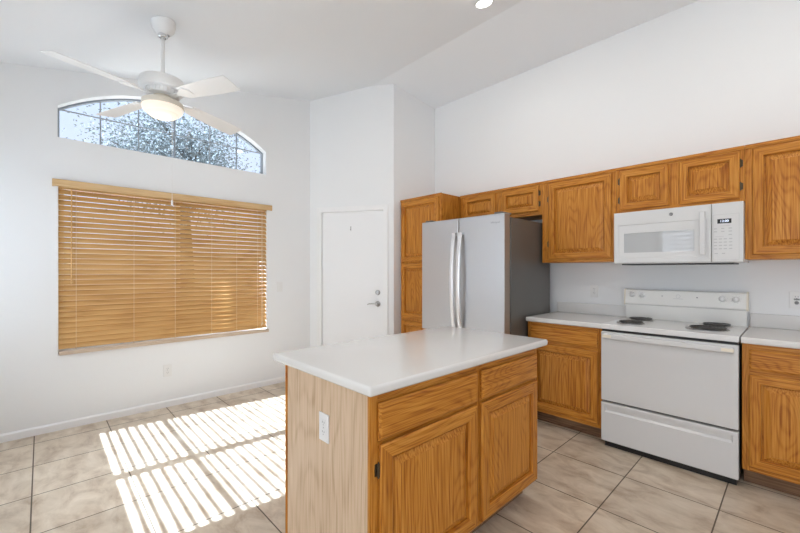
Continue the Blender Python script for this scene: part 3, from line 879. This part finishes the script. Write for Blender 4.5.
# tilted frame of the control face
class Tilt:
    def __init__(s): s.n = Vector((0, -0.1065, 0.01205)).normalized() ; s.n = Vector((0, -(1.150 - 1.044), (3.640 - 3.628))).normalized()
    def __call__(s, a, b, c):
        y = 3.628 + (b - 1.044) / (1.150 - 1.044) * .012
        return Vector((a, y, b)) + s.n * c
FT = Tilt()
for a, z in ((-.970, 1.118), (-.898, 1.116), (-.385, 1.108), (-.310, 1.108)):
    k = obj('knob', knob_lathe([(0, 0), (.023, 0), (.023, .003), (.0185, .005), (.0165, .020), (.014, .023), (0, .023)], a, z, .0003, FT, 24), WHITEP, gd, True)
    obj('grip', boxbm(a - .0035, a + .0035, z - .017, z + .017, .0232, .030, FT, bev=.0015, seg=1), WHITEP, k)
    bm = NB()
    for ang in range(0, 360, 40):
        ca, sa = math.cos(R(ang + 90)), math.sin(R(ang + 90))
        box(bm, a + .028 * ca - .0013, a + .028 * ca + .0013, z + .028 * sa - .0013, z + .028 * sa + .0013, .0003, .0006, FT)
    obj('dial_marks', bm, LTGREY, gd)
obj('indicator_lamp', knob_lathe([(.005, .0003), (.005, .003), (0, .003)], -.757, 1.112, 0, FT, 12), LTGREY, gd)
obj('indicator_lamp', knob_lathe([(.005, .0003), (.005, .003), (0, .003)], -.533, 1.110, 0, FT, 12), MIDGREY, gd)
bm = NB()
box(bm, -.684, -.620, 1.0935, 1.0955, .0003, .0006, FT)
obj('badge_line', bm, LTGREY, gd)
obj('badge', knob_lathe([(.014, .0003), (.014, .001), (.0125, .001), (.0125, .0003)], -.652, 1.114, 0, FT, 24), LTGREY, gd)

def burner(cx, cy, rad, turns):
    bm = NB(); z = .918
    lathe(bm, [(rad * .12, -.0005), (rad * .3, -.0008), (rad * .95, .0010), (rad * 1.02, .0040), (rad * 1.10, .0045), (rad * 1.14, .0026), (rad * 1.14, 0.0)], (cx, cy, z), None, 32)
    bu = obj('burner_pan', bm, PANM, ck, True)
    bm = NB(); n = int(turns * 28); pts = []
    for i in range(n + 1):
        s = i / n; r = rad * (.18 + .80 * s); a = 2 * math.pi * turns * s + 1.2
        pts.append((cx + r * math.cos(a), cy + r * math.sin(a), z + .0125))
    tube(bm, pts, .0042, 8)
    for k in range(3):
        a = R(30 + 120 * k)
        tube(bm, [(cx, cy, z + .0065), (cx + rad * math.cos(a), cy + rad * math.sin(a), z + .0065)], .0022, 6)
    lathe(bm, [(0, .0135), (rad * .12, .0135), (rad * .12, .006)], (cx, cy, z), None, 12)
    c = obj('burner_coil', bm, COIL, ck, True)
burner(-.878, 3.245, .084, 4)
burner(-.885, 3.525, .084, 4)
burner(-.430, 3.300, .106, 5)
burner(-.412, 3.545, .084, 4)

# ------------------------------------------------------------------ ceiling fan
HX, HY = -3.100, 0.625
cz = zc(HY)
t = thing('ceiling_fan', 'white four-blade ceiling fan with round light over the breakfast nook', 'ceiling fan', (HX, HY, cz))
bm = NB()
nrm = Vector((0, 0.197, -1)).normalized()
ax = Vector((1, 0, 0)); ay = nrm.cross(ax)
FCAN = lambda x, y, h: Vector((HX, HY, cz)) + ax * x + ay * y + nrm * h
lathe(bm, [(0, .001), (.074, .001), (.077, .012), (.074, .040), (.060, .072), (.036, .092), (.024, .098)], (0, 0, 0), FCAN, 32)
obj('canopy', bm, FANW, t, True)
obj('canopy_collar', lathe(NB(), [(.022, -.118), (.030, -.112), (.032, -.098), (.026, -.090), (.0, -.09)], (HX, HY, cz), None, 24), CHROME, t, True)
obj('downrod', lathe(NB(), [(.0125, -.10), (.0125, 2.687 - cz), (0, 2.687 - cz)], (HX, HY, cz), None, 16), FANW, t, True)
C0 = (HX, HY, 0)
mo = obj('motor_housing', lathe(NB(), [(0, 2.695), (.028, 2.695), (.034, 2.679), (.10, 2.673), (.136, 2.661), (.142, 2.644), (.142, 2.605), (.134, 2.589), (.118, 2.585), (0, 2.585)], C0, None, 40), FANW, t, True)
bm = NB()
lathe(bm, [(.108, 2.585), (.100, 2.553), (.06, 2.549), (0, 2.549)], C0, None, 36)
for k in range(30):
    a = 2 * math.pi * k / 30
    tube(bm, [(HX + .112 * math.cos(a), HY + .112 * math.sin(a), 2.583), (HX + .104 * math.cos(a), HY + .104 * math.sin(a), 2.554)], .0045, 5)
obj('vent_ring', bm, FANW, mo)
obj('switch_housing', lathe(NB(), [(.058, 2.549), (.062, 2.535), (.060, 2.515), (.05, 2.505)], C0, None, 28), FANRING, t, True)
lk = obj('light_collar', lathe(NB(), [(.05, 2.515), (.116, 2.512), (.127, 2.505), (.130, 2.475), (.125, 2.471)], C0, None, 40), FANRING, t, True)
LAMPG = emit('lit_frosted_glass', (1.0, 0.91, 0.78), 0.75, 0.35)
obj('light_bowl', lathe(NB(), [(.124, 2.477), (.128, 2.465), (.122, 2.445), (.106, 2.429), (.101, 2.428), (.097, 2.421), (.076, 2.405), (.045, 2.395), (0, 2.392)], C0, None, 40), LAMPG, lk, True)
for k in range(4):
    a = R(-66.6 + 90 * k)
    u = Vector((math.cos(a), math.sin(a), 0)); v = Vector((-math.sin(a), math.cos(a), 0)); p = R(-12)
    vv = v * math.cos(p) + Vector((0, 0, 1)) * math.sin(p); ww = u.cross(vv)
    base = Vector((HX, HY, 2.539))
    FBL = lambda r, s, h: base + u * r + vv * s + ww * h - Vector((0, 0, 1)) * (0.045 * max(0, r - .14))
    bm = NB(); n = 8; rows = []
    for i in range(n + 1):
        s = i / n; r = .205 + .455 * s; hw = .056 + .016 * min(1, s * 1.6)
        if i == n: hw -= .010
        rows.append((r, hw))
    rows.insert(n, (.205 + .455 * .985, .072))
    lo = [[bm.verts.new(FBL(r, q * hw, h)) for q in (-1, 1)] for r, hw in rows for h in (0,)]
    hi = [[bm.verts.new(FBL(r, q * hw, .005)) for q in (-1, 1)] for r, hw in rows]
    for i in range(len(rows) - 1):
        bm.faces.new([lo[i][0], lo[i][1], lo[i + 1][1], lo[i + 1][0]]); bm.faces.new([hi[i][0], hi[i + 1][0], hi[i + 1][1], hi[i][1]])
        for q in (0, 1): bm.faces.new([lo[i][q], lo[i + 1][q], hi[i + 1][q], hi[i][q]])
    for i in (0, len(rows) - 1): bm.faces.new([lo[i][0], lo[i][1], hi[i][1], hi[i][0]])
    bl = obj('blade', bm, FANW, t)
    bm = NB()
    spine = [(.085, .020), (.13, .014), (.17, .016), (.21, .040), (.25, .046), (.285, .020)]
    lo = [[bm.verts.new(FBL(r, q * hw, -.007)) for q in (-1, 1)] for r, hw in spine]
    hi = [[bm.verts.new(FBL(r, q * hw, -.0005)) for q in (-1, 1)] for r, hw in spine]
    for i in range(len(spine) - 1):
        bm.faces.new([lo[i][0], lo[i][1], lo[i + 1][1], lo[i + 1][0]]); bm.faces.new([hi[i][0], hi[i + 1][0], hi[i + 1][1], hi[i][1]])
        for q in (0, 1): bm.faces.new([lo[i][q], lo[i + 1][q], hi[i + 1][q], hi[i][q]])
    for i in (0, len(spine) - 1): bm.faces.new([lo[i][0], lo[i][1], hi[i][1], hi[i][0]])
    obj('blade_iron', bm, FANW, bl)
px, py = HX + .688 * .066, HY + .7254 * .066
bm = NB(); tube(bm, [(px, py, 2.497), (px + .02, py + .02, 2.517), (px + .053, py + .056, 2.487)][:1] + [(px, py, 2.407), (px, py, 1.815)], .0013, 6)
pc = obj('pull_chain', bm, WHITEP, t)
obj('chain_pull', lathe(NB(), [(.0, 1.818), (.0055, 1.815), (.0075, 1.790), (.0065, 1.780), (0, 1.779)], (px, py, 0), None, 12), WHITEP, pc, True)
fl = bpy.data.lights.new('fan_bulb', 'POINT'); fl.energy = 2.5; fl.color = (1.0, 0.90, 0.78); fl.shadow_soft_size = 0.10
fo = bpy.data.objects.new('fan_bulb', fl); COL.objects.link(fo); fo.location = (HX, HY, 2.357)

# ------------------------------------------------------------------ recessed ceiling lights
LED = emit('recessed_lamp', (1.0, 0.97, 0.92), 9.0)
def downlight(label, x, y):
    t = thing('recessed_light', label, 'ceiling light', (x, y, zc(y)))
    sl = 0.197 if y < 2.85 else -0.109
    nn = Vector((0, sl, -1)).normalized(); axx = Vector((1, 0, 0)); ayy = nn.cross(axx)
    FL_ = lambda a, b, h: Vector((x, y, zc(y))) + axx * a + ayy * b + nn * h
    obj('trim_ring', lathe(NB(), [(.060, .0005), (.062, .006), (.076, .005), (.078, .0005)], (0, 0, 0), FL_, 32), FANW, t, True)
    obj('lens', lathe(NB(), [(.0605, .0008), (.058, .003), (0, .004)], (0, 0, 0), FL_, 32), LED, t, True)
    l = bpy.data.lights.new('recessed_bulb', 'AREA'); l.shape = 'DISK'; l.size = .11; l.energy = 7; l.color = (1, .93, .84)
    o = bpy.data.objects.new('recessed_bulb', l); COL.objects.link(o); o.location = Vector((x, y, zc(y))) + nn * .012
    o.rotation_euler = (0, 0, 0)
downlight('round recessed ceiling light in front of the refrigerator, at the top of the photo', -1.738, 2.580)
downlight('added unseen recessed ceiling light over the right end of the counter', 0.10, 2.580)  # unseen, like those that follow; added to brighten the room
downlight('added unseen recessed ceiling light over the near end of the island', -1.30, 0.90)
downlight('added unseen recessed ceiling light over the open floor right of the island', 0.60, 0.90)

# ------------------------------------------------------------------ outdoors
tag(obj('shade_eave', boxbm(-5.05, XW - T - .001, -1.0, 2.9, 3.36, 3.46), TRIM), 'white unseen eave added to keep the sun off the window wall', 'eave')  # out-of-view slab added to shade the arched window from the sun
struct('ground', boxbm(-30, 12, -25, 25, -0.30, -0.12), plain('gravel_ground', (0.50, 0.44, 0.37), 0.9, var=0.15))
tag(obj('garden_wall', boxbm(-11.2, -11.0, -14, 16, -0.12, 1.75), plain('block_wall', (0.55, 0.48, 0.41), 0.9, bump=.3, bscale=12)),
    'tan block wall beyond the window wall', 'wall')
tag(obj('sun_block_roof', boxbm(-2.05, 2.9, -6.6, -3.40, 2.60, 2.72), TRIM), 'white unseen slab added to block the sun outside the living room', 'roof')  # out-of-view slab added to keep direct sun out of the rear openings
LEAF = plain('leaf', (0.17, 0.20, 0.21), 0.9, spec=0.0, var=0.25)
BARK = plain('bark', (0.08, 0.07, 0.06), 0.9, bump=.4, bscale=40)
t = thing('tree', 'grey-green leafy tree outside the arched window', 'tree', (-8.2, 2.0, -0.12))
bm = NB()
tube(bm, [(-8.2, 2.0, -.12), (-8.15, 2.05, 1.2), (-8.2, 2.0, 2.6), (-8.1, 2.1, 4.0)], [.16, .13, .10, .05], 10)
tips = []
for k in range(16):
    a = random.uniform(0, 6.28); z0 = random.uniform(2.0, 3.6); L_ = random.uniform(.7, 1.35)
    p0 = Vector((-8.18, 2.02, z0)); d = Vector((math.cos(a), math.sin(a), random.uniform(.3, .9))).normalized()
    p1 = p0 + d * L_ * .5 + Vector((0, 0, .1)); p2 = p0 + d * L_ + Vector((0, 0, .05))
    tube(bm, [p0, p1, p2], [.04, .025, .008], 6); tips += [p1, p2, p0 + d * L_ * .8]
obj('trunk', bm, BARK, t, True)
bm = NB()
for k in range(19000):
    c = random.choice(tips) + Vector((random.gauss(0, .31), random.gauss(0, .31), random.gauss(0, .24)))
    s = random.uniform(.018, .036)
    d = Vector((random.gauss(0, 1), random.gauss(0, 1), random.gauss(0, .7))).normalized(); e = d.orthogonal().normalized()
    vs = [bm.verts.new(c - d * s), bm.verts.new(c + e * s * .38), bm.verts.new(c + d * s), bm.verts.new(c - e * s * .38)]
    bm.faces.new(vs)
me = bpy.data.meshes.new('foliage'); bmesh.ops.translate(bm, verts=bm.verts, vec=-t.location); bm.to_mesh(me); bm.free(); me.materials.append(LEAF)
fo_ = bpy.data.objects.new('foliage', me); COL.objects.link(fo_); fo_.parent = t
